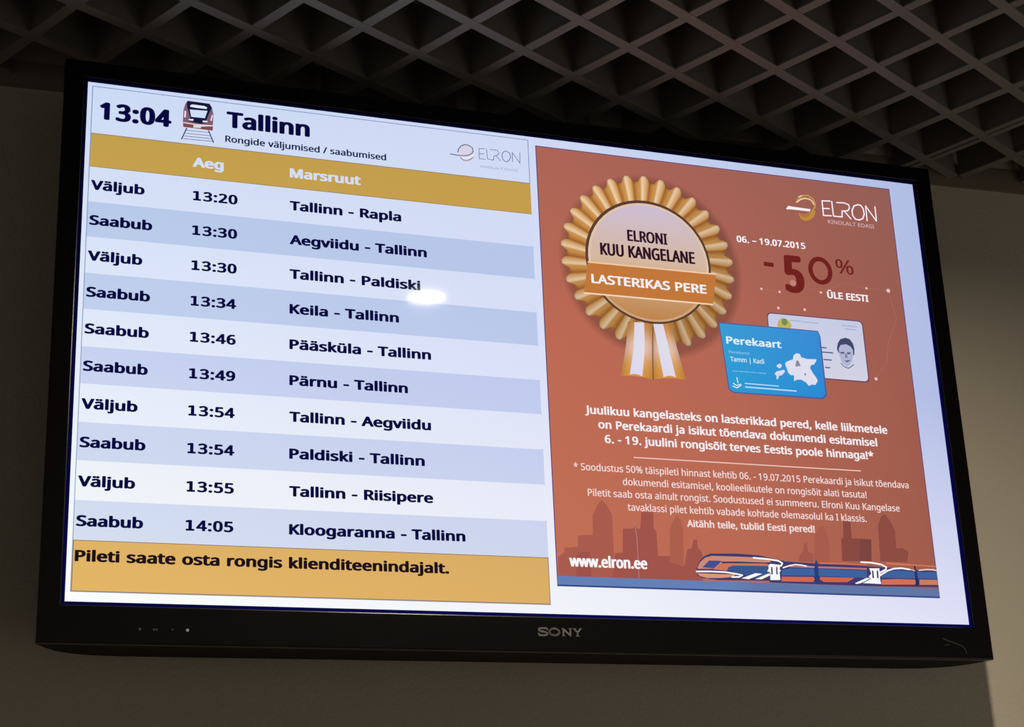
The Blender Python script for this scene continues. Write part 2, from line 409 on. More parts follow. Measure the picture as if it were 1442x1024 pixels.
158,328,167,342,190,362,204,369,221,374]],"r":[331,[269,438,227,431,191,413,161,385,137,351,134,351,126,430,68,430,68,0,139,0,139,245,144,275,161,313,
186,343,206,358,228,368,264,374,310,368,319,433]],"s":[384,[202,438,137,430,109,421,85,408,66,392,52,372,44,350,41,324,45,292,57,266,89,236,135,212,
227,173,259,154,271,141,278,128,278,99,266,76,256,66,224,53,203,50,159,50,122,55,86,65,42,83,42,19,83,3,135,-6,176,-8,248,0,286,14,316,36,336,64,343,
80,348,119,344,150,333,176,314,197,274,223,142,280,119,298,111,312,108,328,114,350,131,366,159,377,197,380,228,378,273,368,315,353,339,409,275,430]],
"t":[289,[103,528,75,437,13,409,13,375,74,375,74,125,78,79,84,60,91,44,112,20,124,11,152,-1,200,-8,258,0,272,5,272,59,220,50,185,54,163,69,149,93,144,
127,144,375,269,375,269,430,144,430,144,528]],"u":[496,[63,430,64,122,73,78,91,43,117,18,152,1,195,-7,234,-8,273,-1,310,13,331,28,356,57,359,57,370,0,
427,0,427,430,357,430,356,182,350,140,338,105,319,79,291,61,253,52,230,51,188,57,171,65,158,76,141,108,135,153,135,430]],"v":[407,[0,430,163,0,244,0,
407,430,332,430,241,176,204,63,201,63,177,148,75,430]],"w":[630,[9,431,127,1,207,1,289,259,313,357,316,357,346,243,419,1,502,1,621,431,549,431,480,
165,460,74,457,74,440,149,354,431,277,431,197,175,172,73,169,73,150,166,82,431]],"|":[442,[192,609,192,-193,250,-193,250,609]],"Ä":[512,[224,575,0,0,
73,0,141,177,368,177,437,0,512,0,289,575],[253,492,255,500,281,418,346,241,165,241,230,415],[180,728,166,726,154,719,146,707,143,689,146,671,154,659,
166,651,180,649,195,651,207,659,215,671,218,689,215,707,207,719,195,726],[330,728,316,726,304,719,296,707,294,689,296,671,304,659,316,651,330,649,345,
651,357,659,365,671,368,689,365,707,357,719,345,726]],"Õ":[626,[314,581,271,579,232,572,197,561,166,545,138,524,114,500,94,473,78,442,65,408,51,331,
49,288,53,224,65,167,85,116,114,73,151,39,196,13,251,-3,314,-8,375,-3,428,13,473,38,510,73,540,116,561,166,573,224,577,287,570,370,560,408,547,442,
530,473,510,501,486,525,459,545,428,561,393,572,356,579],[314,518,360,514,398,503,431,484,456,457,476,423,490,384,498,338,501,287,500,252,490,190,470,
138,456,117,420,83,398,70,345,56,314,55,255,62,230,70,207,83,171,117,157,138,136,190,126,252,125,287,126,322,136,384,157,435,171,457,207,490,230,502,
255,511],[421,732,405,697,393,689,377,686,357,689,297,721,272,730,246,731,221,724,200,710,184,689,173,662,167,629,208,629,223,664,235,672,252,675,272,
671,333,640,357,631,392,631,408,637,422,645,444,673,452,690,461,732]],"Ö":[626,[314,581,271,579,232,572,197,561,166,545,138,524,114,500,94,473,78,442,
65,408,51,331,49,288,53,224,65,167,85,116,114,73,151,39,196,13,251,-3,314,-8,375,-3,428,13,473,38,510,73,540,116,561,166,573,224,577,287,570,370,560,
408,547,442,530,473,510,501,486,525,459,545,428,561,393,572,356,579],[314,518,360,514,398,503,431,484,456,457,476,423,490,384,498,338,501,287,500,252,
490,190,470,138,456,117,420,83,398,70,345,56,314,55,255,62,230,70,207,83,171,117,157,138,136,190,126,252,125,287,126,322,136,384,157,435,171,457,207,
490,230,502,255,511],[239,728,225,726,213,719,204,707,201,689,204,671,213,659,225,651,239,649,253,651,265,659,274,671,277,689,274,707,265,719,253,
726],[389,728,375,726,363,719,355,707,352,689,355,671,363,659,375,651,389,649,403,651,415,659,424,671,427,689,424,707,415,719,403,726]],"Ü":[586,[72,
573,72,204,76,158,86,118,104,82,128,50,159,25,196,7,240,-4,290,-8,327,-6,360,-1,389,8,416,20,459,52,476,72,489,95,507,146,513,202,513,573,442,573,442,
202,438,161,427,126,407,96,379,73,342,59,294,55,259,57,228,64,203,76,182,93,165,114,154,139,147,168,144,201,144,573],[219,728,205,726,192,719,184,707,
181,689,184,671,192,659,205,651,219,649,233,651,245,659,254,671,257,689,254,707,245,719,233,726],[369,728,355,726,343,719,335,707,332,689,335,671,343,
659,355,651,369,649,383,651,395,659,404,671,407,689,404,707,395,719,383,726]],"ä":[450,[231,437,190,434,151,426,84,400,106,347,163,370,194,378,227,
380,265,375,293,359,303,347,315,309,316,259,194,253,152,245,116,234,87,219,65,199,50,176,40,150,38,99,47,63,55,48,75,23,103,6,136,-5,190,-8,220,-4,
246,3,279,22,317,61,320,61,334,0,385,0,385,293,383,328,376,358,364,383,347,403,326,418,299,428,268,435],[252,208,315,210,313,142,306,117,295,96,279,
79,260,66,215,51,172,50,157,53,132,66,115,87,110,119,118,155,127,170,141,182,159,192,184,200],[151,585,137,583,124,576,116,564,113,546,116,529,124,
516,137,509,151,506,165,509,177,516,186,529,188,546,186,564,177,576,165,583],[301,585,287,583,275,576,267,564,264,546,267,529,275,516,287,509,301,506,
315,509,327,516,336,529,338,546,336,564,327,576,315,583]],"õ":[485,[244,438,186,431,161,423,137,412,97,380,68,336,58,310,50,282,44,216,48,165,59,121,
77,82,100,51,129,25,163,7,200,-4,241,-8,285,-4,324,7,359,25,388,51,411,82,428,121,438,165,442,216,436,282,428,310,417,336,387,380,368,397,324,423,299,
431],[212,376,263,377,282,374,314,359,338,335,348,320,355,303,365,263,369,216,366,169,348,110,327,82,314,71,282,56,264,52,222,52,203,56,172,71,159,82,
138,110,120,169,117,216,119,252,124,284,134,311,147,335,164,354,185,368],[350,589,335,555,323,546,306,543,286,547,227,578,202,587,175,588,150,581,129,
567,113,546,102,519,96,486,137,486,152,521,164,530,181,532,202,529,262,497,286,488,321,489,337,494,351,503,373,530,387,567,391,589]],"ü":[496,[63,430,
64,122,73,78,91,43,117,18,152,1,195,-7,234,-8,273,-1,310,13,331,28,356,57,359,57,370,0,427,0,427,430,357,430,356,182,350,140,338,105,319,79,291,61,
253,52,230,51,188,57,171,65,158,76,141,108,135,153,135,430],[173,585,159,583,147,576,138,564,136,546,138,529,147,516,159,509,173,506,187,509,200,516,
208,529,211,546,208,564,200,576,187,583],[323,585,309,583,297,576,289,564,286,546,289,529,297,516,309,509,323,506,337,509,350,516,358,529,361,546,358,
564,350,576,337,583]],"–":[401,[32,246,32,184,369,184,369,246]],"cap":573,"sp":209,"1m":[473,[224,573,95,544,95,474,224,502,224,65,104,65,104,0,420,0,
420,65,301,65,301,573]]}
ART = {"skyline":[[0,[169,92,78],[978.5,940.8,1008.0,937.5,1010.5,913.2,1042.5,910.8,1045.1,867.3,1056.6,846.7,1066.6,833.9,1077.5,845.7,1087.8,865.4,
1087.0,949.8,1079.2,1000.6,961.8,1003.3,964.0,961.0,978.0,949.6]],[0,[158,82,74],[1009.6,948.4,1034.6,947.4,1033.7,1002.0,1000.9,1003.1,1003.6,955.2,
1009.3,954.9]],[0,[160,84,74],[1110.2,894.6,1132.3,893.6,1139.8,885.5,1141.6,893.2,1149.8,892.9,1154.7,856.7,1181.8,855.4,1180.3,891.6,1185.8,896.9,
1185.4,950.6,1211.2,949.6,1213.7,962.9,1243.7,970.8,1253.8,933.5,1263.5,930.9,1269.8,911.5,1278.2,911.1,1277.9,929.2,1285.5,937.9,1288.7,949.0,1284.2,
1002.8,1079.2,1000.6,1089.4,947.5,1106.7,946.9]],[0,[173,95,78],[1216.9,891.1,1225.4,872.7,1235.9,859.7,1243.3,871.9,1247.8,889.8,1242.7,968.6,1211.4,
963.0]],[2.2,[178,116,128],[1136.8,878.9,1140.5,910.0,1140.1,965.5,1138.8,1000.8]],[0,[164,88,76],[1515.9,938.3,1525.7,928.8,1530.3,909.0,1537.8,
908.7,1539.5,928.2,1550.3,932.4,1548.3,950.9,1514.7,949.8]],[0,[168,92,78],[1554.3,918.4,1558.6,890.5,1569.3,873.7,1580.2,866.2,1590.3,889.1,1592.3,
917.0,1588.6,949.5,1550.8,950.8]],[0,[138,74,66],[1632.4,854.5,1650.2,856.1,1648.8,893.7,1663.8,893.1,1697.1,894.1,1691.0,943.5,1619.3,946.1,1622.7,
894.8,1627.8,894.6]],[0,[124,70,64],[1668.6,895.3,1697.1,894.1,1692.3,943.4,1662.7,944.5]],[0,[142,76,66],[1717.8,862.6,1728.3,840.8,1738.2,834.4,
1748.4,847.0,1759.8,870.3,1758.2,912.9,1772.9,910.0,1787.4,918.8,1781.7,942.6,1714.1,943.8]]],"train":[[0,[62,60,110],[1270.6,974.4,1278.9,959.2,
1291.1,946.8,1305.9,941.0,1368.7,938.7,1417.2,940.6,1444.5,944.9,1488.3,953.2,1484.0,995.9,1441.1,995.7,1318.5,998.1,1283.9,994.8,1271.7,989.3]],[0,
[62,60,110],[1443.3,952.9,1474.4,951.8,1556.5,954.1,1628.5,954.2,1678.1,955.1,1855.6,961.0,1861.8,979.6,1860.8,997.1,1672.6,1000.2,1551.4,1000.0,
1438.7,999.7]],[0,[205,140,118],[1272.2,974.4,1280.4,960.7,1292.4,950.5,1308.7,945.9,1371.3,945.4,1416.7,945.5,1445.8,948.7,1445.2,954.8,1432.0,956.0,
1370.4,956.0,1325.3,957.6,1331.5,959.6,1320.6,974.2,1310.9,976.0,1277.6,975.7]],[0,[70,80,145],[1284.2,971.7,1301.4,956.2,1330.2,955.9,1324.9,962.1,
1311.1,973.0]],[0,[205,118,85],[1311.0,975.3,1328.1,962.0,1344.2,960.7,1431.8,958.3,1439.8,959.5,1439.4,963.3,1356.6,965.5,1345.1,968.9,1341.1,
977.2]],[0,[58,88,140],[1342.0,976.5,1345.9,968.8,1356.6,965.2,1439.4,963.3,1439.3,980.7,1412.1,993.6,1374.3,982.9,1364.9,980.9]],[0,[220,150,125],
[1272.1,984.8,1361.3,984.8,1351.2,990.4,1323.7,993.5,1293.4,994.5,1276.4,990.6]],[0,[110,60,90],[1271.3,975.2,1311.1,973.8,1312.4,976.7,1271.1,
978.1]],[0,[190,120,115],[1484.6,961.9,1555.8,960.0,1677.6,959.8,1677.1,963.8,1641.9,963.6,1555.4,964.0,1491.4,964.2]],[0,[62,98,160],[1469.5,971.5,
1486.9,967.0,1555.2,965.3,1676.8,965.7,1674.9,981.7,1553.5,981.1,1468.4,983.2]],[0,[208,105,82],[1468.1,985.8,1544.6,984.0,1546.9,989.1,1543.4,995.1,
1467.0,996.2]],[0,[208,100,76],[1560.4,983.4,1645.4,982.6,1625.4,993.1,1569.2,994.3,1559.7,989.3]],[0,[44,60,120],[1553.6,947.6,1557.2,947.5,1558.5,
968.5,1555.7,999.9,1549.3,1000.1,1547.7,968.8]],[0,[210,112,85],[1562.5,951.3,1614.5,950.1,1678.6,951.1,1678.4,953.1,1614.0,954.0,1562.1,954.6]],[0,
[62,98,160],[1708.8,979.3,1729.6,966.6,1755.3,961.8,1795.1,964.4,1853.8,963.1,1853.9,978.6,1708.7,980.6]],[0,[212,112,85],[1711.1,984.5,1751.2,981.9,
1794.3,981.8,1798.1,987.0,1792.8,993.2,1709.7,995.8]],[0,[205,125,95],[1806.3,981.4,1851.4,980.6,1852.8,992.0,1804.6,993.5]],[0,[40,45,95],[1796.5,
948.3,1799.5,948.2,1804.6,993.5,1795.7,993.8]],[0,[215,120,90],[1726.3,945.4,1852.7,949.0,1852.4,951.7,1794.0,950.4,1725.8,949.4]],[3.4,[253,248,250],
[1270.0,981.2,1301.0,980.1,1336.0,980.4,1361.4,983.3,1375.7,985.8,1367.3,989.8,1351.2,990.4]],[0,[250,248,252],[1372.6,992.7,1406.9,980.3,1423.0,
981.2,1389.4,994.1]],[0,[250,248,252],[1405.7,993.1,1439.5,979.2,1441.5,983.6,1420.2,993.4]],[0,[250,248,252],[1439.7,961.0,1444.8,958.6,1467.6,960.1,
1464.9,970.8,1468.0,972.2,1464.2,976.8,1464.2,993.5,1440.5,994.2,1442.1,977.6,1435.0,974.8,1438.8,970.2]],[3.6,[253,250,250],[1405.2,946.8,1437.6,
948.2,1463.6,951.1,1472.9,956.1,1469.0,962.3]],[3.0,[250,240,250],[1473.6,966.2,1488.9,961.1,1503.4,958.3,1517.5,958.8,1531.5,960.9]],[2.2,[200,140,
160],[1531.5,960.9,1548.5,961.6]],[3.6,[253,248,248],[1664.5,947.0,1690.8,947.4,1713.9,950.5,1726.5,956.1,1724.3,961.5,1708.6,969.3]],[3.6,[253,250,
250],[1708.6,975.3,1728.4,964.0,1745.3,958.8,1763.3,957.2,1785.3,959.4]],[2.4,[235,190,170],[1785.3,959.4,1797.0,961.7]],[2.6,[240,215,215],[1807.6,
960.6,1827.4,958.0,1845.5,958.0,1854.6,959.7]],[0,[250,248,252],[1683.3,960.2,1708.4,959.4,1708.0,968.7,1709.8,971.3,1707.2,980.6,1708.4,994.5,1663.2,
993.9,1684.8,984.0,1679.6,978.9,1687.0,972.0]],[0,[250,248,252],[1644.3,994.5,1674.9,981.7,1683.5,982.7,1658.8,994.1,1646.9,996.4]],[0,[20,25,70],
[1444.9,965.4,1448.2,965.3,1447.4,981.9,1444.1,982.1]],[0,[20,25,70],[1456.9,965.0,1459.9,964.9,1458.9,981.6,1455.9,981.7]],[0,[20,25,70],[1689.3,
965.3,1692.7,965.2,1692.4,981.8,1688.7,981.9]],[0,[20,25,70],[1701.1,964.9,1704.5,964.8,1703.9,981.4,1700.0,981.5]]],"emblem":[[3.8,[190,150,70],
[1599.5,83.2,1605.0,75.2,1617.2,66.4,1630.5,63.8,1642.9,70.7,1648.1,83.1,1646.1,92.6,1637.3,104.6]],[3.4,[238,205,170],[1599.3,85.1,1610.5,76.4,
1622.1,72.2,1635.1,73.5,1642.0,79.2,1644.1,85.4]],[0,[190,140,60],[1601.0,113.4,1617.6,114.3,1631.3,108.1,1647.2,99.8,1641.6,117.0,1629.2,127.6,
1615.8,131.3,1605.2,126.7]],[0,[175,115,65],[1605.5,114.7,1619.4,115.0,1635.0,108.6,1626.5,118.8,1615.0,121.9,1607.7,120.0]],[0,[250,240,245],[1569.5,
105.1,1576.8,96.9,1585.9,98.0,1634.2,99.1,1631.6,105.3,1583.3,105.3,1572.1,106.6]],[2.5,[225,195,190],[1605.5,70.5,1615.4,65.6]]],"wordmark":[[3.1,
[252,240,250],[1687.9,71.9,1667.0,73.5,1666.5,111.5,1687.4,110.0]],[3.1,[252,240,250],[1665.7,93.6,1683.8,91.9]],[3.1,[252,240,250],[1692.6,72.3,
1693.0,110.3,1711.9,110.0,1716.8,108.5]],[3.1,[252,240,250],[1705.7,73.6,1725.8,72.2,1736.8,75.5,1738.7,83.7,1733.0,91.8,1717.5,94.5,1715.6,110.5]],
[3.1,[252,240,250],[1723.2,93.9,1739.1,112.5]],[3.3,[252,240,250],[1761.9,72.6,1750.8,77.6,1744.2,90.5,1744.9,103.5,1751.5,112.0,1760.9,112.8,1771.1,
107.9,1776.3,96.2,1775.2,81.4,1769.5,73.6,1761.9,72.6]],[3.1,[252,240,250],[1782.0,112.3,1782.8,73.9,1807.2,110.4,1808.0,72.9]]],"emblem_small":[[2.4,
[120,110,130],[779.2,60.2,781.5,52.0,787.1,44.1,795.3,39.4,804.7,40.3,812.6,45.1,814.3,53.5,810.7,59.8,801.2,65.3,791.7,67.3,777.0,67.7,762.4,66.7]],
[0,[214,210,228],[782.6,60.5,784.2,51.7,792.5,43.4,801.9,41.4,809.8,46.2,810.9,54.0,806.7,60.3,794.4,65.5,781.1,65.7]],[2.6,[168,140,140],[784.9,72.4,
791.4,78.1,799.4,78.5,807.6,73.9,813.1,68.8]],[2.8,[240,235,240],[786.3,70.1,795.6,72.5,806.4,69.7,816.1,61.2]]],"wordmark_small":[[1.6,[110,125,165],
[841.0,43.6,828.1,45.2,827.9,69.8,841.4,69.6]],[1.6,[110,125,165],[828.3,57.5,839.1,56.8]],[1.6,[110,125,165],[845.0,44.5,846.8,68.1,858.9,69.5,860.5,
65.0]],[1.6,[110,125,165],[853.1,44.2,869.4,43.8,873.9,50.2,868.9,56.6,862.0,59.0,860.3,69.3]],[1.6,[110,125,165],[866.1,58.4,876.6,68.7]],[1.9,[110,
125,165],[889.9,43.0,882.9,46.8,879.9,55.2,882.2,65.1,888.8,70.0,895.7,66.3,900.2,57.0,897.9,47.1,889.9,43.0]],[1.6,[110,125,165],[903.9,68.1,904.2,
44.8,920.9,68.9,922.0,43.3]]],"map":[[0,[222,222,238],[1527.6,491.8,1534.1,487.8,1548.0,482.0,1550.2,472.4,1558.2,466.5,1566.6,467.6,1569.4,475.6,
1583.8,478.5,1607.9,477.2,1605.3,483.3,1599.6,490.7,1592.1,492.5,1588.8,499.8,1595.9,513.3,1602.3,522.1,1605.2,528.9,1597.9,539.9,1589.4,539.4,1581.7,
543.4,1575.2,535.8,1563.7,529.7,1552.7,530.5,1545.0,534.6,1546.4,520.5,1539.1,521.1,1532.4,515.8,1529.9,504.4,1527.5,498.8]],[0,[140,140,160],[1556.4,
483.6,1561.2,484.4,1565.9,496.9,1551.7,499.2]],[0,[140,140,160],[1572.7,513.9,1577.6,513.5,1575.7,519.5,1572.8,518.5]],[0,[215,220,240],[1505.0,499.9,
1512.7,495.3,1517.4,497.2,1518.1,501.8,1512.8,506.9,1505.8,503.9]],[0,[215,220,240],[1498.1,520.8,1503.6,514.6,1522.2,509.1,1525.4,512.9,1516.0,522.9,
1508.6,524.6,1505.3,532.9,1501.7,533.2,1502.5,525.1]]],"portrait":[[0,[66,72,104],[1663.5,446.5,1666.8,433.8,1674.7,422.4,1688.3,417.6,1699.3,420.3,
1706.6,430.4,1708.9,442.8,1707.2,457.2,1701.8,463.0,1671.6,465.4,1665.5,453.5]],[0,[178,182,212],[1668.2,446.1,1673.9,436.8,1688.3,433.8,1699.1,438.2,
1704.7,446.7,1703.9,461.0,1699.8,472.1,1693.8,483.2,1683.7,489.3,1673.5,481.3,1668.7,465.7]],[0,[96,102,140],[1671.0,453.9,1682.3,453.0,1680.8,457.9,
1671.4,458.3]],[0,[96,102,140],[1688.9,453.4,1698.3,452.6,1696.7,458.1,1688.3,457.9]],[0,[130,136,168],[1682.8,457.4,1688.3,457.9,1689.2,466.7,1681.6,
467.3]],[0,[100,106,142],[1678.0,474.7,1697.1,471.4,1686.9,478.4]],[2.0,[80,88,124],[1669.7,481.5,1676.3,489.0,1687.1,492.6,1695.0,488.4,1702.3,
482.5]]],"crestmark":[[0,[190,180,90],[1516.7,402.0,1521.5,389.0,1534.0,382.2,1547.6,387.8,1553.5,398.7,1550.3,407.0,1519.5,408.6]],[0,[120,140,90],
[1530.1,385.9,1540.9,383.8,1544.6,393.8,1536.7,401.4,1528.9,397.5]]],"anchor":[[2.2,[235,245,252],[1404.3,536.8,1405.5,548.9]],[2.0,[235,245,252],
[1393.9,550.8,1401.4,555.8,1412.0,551.7]],[2.0,[235,245,252],[1392.2,557.6,1402.1,561.2,1413.0,553.8]]],"icon":[[0,[126,92,112],[191.1,63.4,191.7,
38.2,195.2,23.8,200.0,15.5,216.0,15.8,242.7,16.5,249.4,23.8,253.0,39.8,252.3,62.6,251.8,67.7,190.7,68.5]],[0,[132,72,74],[191.3,69.0,211.0,69.5,230.3,
71.9,252.4,68.3,252.0,78.4,234.9,78.2,209.5,77.8,192.0,77.7]],[0,[20,24,62],[198.4,17.0,220.5,16.4,244.9,16.8,249.5,25.0,238.9,54.4,240.1,61.8,228.0,
65.9,201.6,63.2,205.8,53.9,198.7,29.6]],[0,[228,216,228],[193.9,39.1,197.3,41.2,197.0,55.1,193.2,55.6]],[0,[228,216,228],[249.7,41.5,252.0,42.4,250.0,
56.0,246.6,55.8]],[0,[222,236,248],[205.2,25.6,209.5,23.1,233.9,23.4,240.0,26.4,238.4,29.8,218.5,30.0,205.3,29.3]],[0,[206,222,244],[204.3,35.8,240.7,
33.9,235.5,51.7,207.9,52.3]],[0,[225,228,248],[202.6,58.1,212.4,56.7,212.0,61.2,202.6,61.2]],[0,[225,228,248],[231.2,57.9,241.1,57.2,240.1,61.1,231.3,
61.7]],[1.6,[246,214,214],[190.7,67.2,217.1,68.7,252.4,67.0]],[0,[214,214,210],[212.1,70.6,229.8,70.7,227.1,76.1,212.8,76.8]],[2.4,[70,66,96],[199.2,
79.9,189.3,106.1]],[2.4,[70,66,96],[243.7,80.1,254.1,105.7]],[1.1,[70,66,96],[199.3,84.9,243.8,83.9]],[1.1,[70,66,96],[197.2,92.0,246.1,91.1]],[1.2,
[70,66,96],[195.2,98.5,249.6,97.6]],[1.2,[70,66,96],[193.1,105.0,251.9,103.5]]]}

# ------------------------------------------------------------ the picture on the display
# viewing-angle falloff put into the colours, read at nine places of the white ground
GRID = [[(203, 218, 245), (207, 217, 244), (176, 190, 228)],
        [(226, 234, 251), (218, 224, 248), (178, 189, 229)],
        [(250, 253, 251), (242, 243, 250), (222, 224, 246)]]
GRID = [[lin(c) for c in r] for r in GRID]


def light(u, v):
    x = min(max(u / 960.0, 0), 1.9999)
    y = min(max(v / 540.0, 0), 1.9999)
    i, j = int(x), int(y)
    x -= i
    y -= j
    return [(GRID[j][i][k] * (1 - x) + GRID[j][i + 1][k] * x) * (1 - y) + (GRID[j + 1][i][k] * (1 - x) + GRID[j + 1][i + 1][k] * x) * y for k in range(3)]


class Pic:
    """collects flat coloured shapes of the picture into one mesh"""

    def __init__(self, layer):
        self.v, self.c, self.f, self.layer = [], [], [], layer

    def add(self, pts, faces, color, layer=0.0, raw=False):
        n = len(self.v)
        y = -(self.layer + layer) * 0.00006
        for k, (u, w) in enumerate(pts):
            c = color[k] if isinstance(color, list) else color
            c = c(u, w) if callable(c) else c
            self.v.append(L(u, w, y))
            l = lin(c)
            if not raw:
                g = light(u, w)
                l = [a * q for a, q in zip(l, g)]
            self.c.append((*l, 1.0))
        self.f += [tuple(n + i for i in f) for f in faces]

    def poly(self, pts, color, layer=0.0, raw=False):
        fr = tessellate_polygon([[Vector((u, w, 0)) for u, w in pts]])
        self.add(pts, fr, color, layer, raw)

    def rect(self, u0, v0, u1, v1, color, layer=0.0, nu=1, nv=1, raw=False):
        pts = [(u0 + (u1 - u0) * i / nu, v0 + (v1 - v0) * j / nv) for j in range(nv + 1) for i in range(nu + 1)]
        fs = [(j * (nu + 1) + i, (j + 1) * (nu + 1) + i, (j + 1) * (nu + 1) + i + 1, j * (nu + 1) + i + 1) for j in range(nv) for i in range(nu)]
        self.add(pts, fs, color, layer, raw)

    def frame(self, u0, v0, u1, v1, w, color, layer=0.0, raw=False):
        for a in ((u0, v0, u1, v0 + w), (u0, v1 - w, u1, v1), (u0, v0, u0 + w, v1), (u1 - w, v0, u1, v1)):
            self.rect(*a, color, layer, 6, 6, raw)

    def ellipse(self, cu, cv, ru, rv, color, layer=0.0, n=40, rings=1, raw=False):
        pts, fs = [(cu, cv)], []
        for r in range(1, rings + 1):
            for k in range(n):
                a = 2 * math.pi * k / n
                pts.append((cu + ru * r / rings * math.cos(a), cv + rv * r / rings * math.sin(a)))
        for k in range(n):
            fs.append((0, 1 + k, 1 + (k + 1) % n))
            for r in range(1, rings):
                o = 1 + (r - 1) * n
                fs.append((o + k, o + n + k, o + n + (k + 1) % n, o + (k + 1) % n))
        self.add(pts, fs, color, layer, raw)

    def disc(self, p, r, color, layer=0.0, raw=False, n=6):
        pts = [(p[0] + r * math.cos(2 * math.pi * k / n), p[1] + r * math.sin(2 * math.pi * k / n)) for k in range(n)]
        self.add(pts, [tuple(range(n))], color, layer, raw)

    def line(self, pts, w, color, layer=0.0, closed=False, raw=False, caps=True, pen=1.0):
        """a stroke along pts; pen < 1 flattens the nib so that upright strokes come out heavier"""
        h = w / 2.0
        q = pts + [pts[0]] if closed else pts
        for a, e in zip(q, q[1:]):
            dx, dy = e[0] - a[0], (e[1] - a[1]) / pen
            l = math.hypot(dx, dy)
            if l < 1e-6:
                continue
            nx, ny = -dy / l * h, dx / l * h * pen
            self.add([(a[0] + nx, a[1] + ny), (e[0] + nx, e[1] + ny), (e[0] - nx, e[1] - ny), (a[0] - nx, a[1] - ny)], [(0, 1, 2, 3)], color, layer, raw)
        if caps:
            for p in pts:
                self.add([(p[0] + h * math.cos(math.pi * k / 3), p[1] + pen * h * math.sin(math.pi * k / 3)) for k in range(6)], [(0, 1, 2, 3, 4, 5)], color, layer, raw)

    def text(self, body, u0, u1, base, cap, color, weight=0.0, layer=0.0, raw=False, foot=False):
        """letters from u0 to u1 (ink) on baseline 'base'; weight thickens the strokes, in em thousandths"""
        pen = 0.5
        sy = cap / (GL['cap'] + 2.0 * weight * pen)
        items, x, lo, hi = [], 0.0, 1e9, -1e9
        for ch in body:
            if ch == ' ':
                x += GL['sp'] + weight
                continue
            g = GL['1m' if ch == '1' and foot else ch]
            shift = 0
            adv = g[0]
            if ch == '1' and foot:
                adv = 572
                shift = (572 - g[0]) / 2.0
            elif ch == '1':
                adv, shift = 500, 0
            items.append((g, x + shift))
            xs = [q for l in g[1:] for q in l[::2]]
            lo, hi = min(lo, x + shift + min(xs)), max(hi, x + shift + max(xs))
            x += adv + (0.9 if ch in '0123456789:' else 0.3) * weight
        sx = (u1 - u0 - 2 * weight * sy) / (hi - lo)
        for g, ox in items:
            loops = [[(u0 + weight * sy + (l[k] + ox - lo) * sx, base - pen * weight * sy - l[k + 1] * sy) for k in range(0, len(l), 2)] for l in g[1:]]
            self.glyph(loops, color, layer, raw)
            if weight > 0:
                for l in loops:
                    self.line(l, 2 * weight * sy, color, layer + 0.2, True, raw, True, pen)

    def glyph(self, loops, color, layer, raw):
        def area2(l):
            return sum(a[0] * e[1] - e[0] * a[1] for a, e in zip(l, l[1:] + l[:1]))

        def inside(p, l):
            r = False
            for a, e in zip(l, l[1:] + l[:1]):
                if (a[1] > p[1]) != (e[1] > p[1]) and p[0] < (e[0] - a[0]) * (p[1] - a[1]) / (e[1] - a[1]) + a[0]:
                    r = not r
            return r
        ls = sorted(loops, key=lambda l: -abs(area2(l)))
        outers, holes = [], []
        for l in ls:
            for o in outers:
                if inside(l[0], o[0]):
                    o.append(l)
                    break
            else:
                outers.append([l])
        for o in outers:
            fr = tessellate_polygon([[Vector((u, w, 0)) for u, w in l] for l in o])
            self.add([p for l in o for p in l], fr, color, layer, raw)

    def art(self, key, layer=0.0, umax=1e9, raw=True):
        for k, (w, c, p) in enumerate(ART[key]):
            pts = [(min(p[i], umax), p[i + 1]) for i in range(0, len(p), 2)]
            if w:
                self.line(pts, w, tuple(c), layer + k * 0.25, raw=raw)
            else:
                self.poly(pts, tuple(c), layer + k * 0.25, raw=raw)

    def build(self, name, parent, label=None, m=None):
        me = bpy.data.meshes.new(name)
        me.from_pydata([tuple(v) for v in self.v], [], self.f)
        ca = me.color_attributes.new('picture', 'FLOAT_COLOR', 'POINT')
        ca.data.foreach_set('color', [x for c in self.c for x in c])
        o = link(name, me, m or M_pic, parent)
        # all picture faces look out of the screen
        flip = [p for p in me.polygons if p.normal.y > 0]
        for p in flip:
            p.flip()
        me.update()
        if label:
            o['label'] = label
        return o


INK = (8, 12, 66)
# screen: the display panel itself, white picture ground
p = Pic(0)
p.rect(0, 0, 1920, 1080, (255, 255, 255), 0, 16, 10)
screen = p.build('screen', tv, 'lit display with timetable on the left and poster on the right')
sb = bmesh.new()
box_bm(sb, L(0.5, 0.5, 0.002), L(1919.5, 1079.5, 0.0052))
finish('display_panel', sb, M_shell, tv)

# --- timetable
p = Pic(1)
p.frame(9, 8, 943, 1061.5, 1.6, (150, 165, 190))
p.build('outline', screen, 'thin grey outline around the timetable')
GOLD = (238, 184, 80)
p = Pic(2)
p.rect(10.5, 115, 943, 190.5, GOLD, 0, 10, 1)
p.rect(10.5, 115, 943, 116.5, (170, 140, 110), 0.3, 10, 1)
p.rect(10.5, 189.5, 943, 190.8, (170, 140, 110), 0.3, 10, 1)
p.build('header_band', screen, 'golden band with white column headings')
TOP, STEP = 190.5, (962.6 - 190.5) / 10.0
for k in range(10):
    p = Pic(2)
    c = ((219, 228, 241) if k < 5 else (222, 228, 244)) if k % 2 else (254, 254, 254)
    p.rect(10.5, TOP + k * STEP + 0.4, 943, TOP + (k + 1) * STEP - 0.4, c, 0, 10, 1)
    o = p.build('table_row', screen)
    o['label'] = 'pale grey timetable row' if k % 2 else 'white timetable row'
p = Pic(2)
p.rect(10.5, 962.6, 943, 1060.5, (233, 184, 104), 0, 10, 2)
p.frame(10.5, 962.6, 943, 1060.5, 1.5, (150, 120, 110), 0.3)
p.build('footer_band', screen, 'golden band with ticket notice')

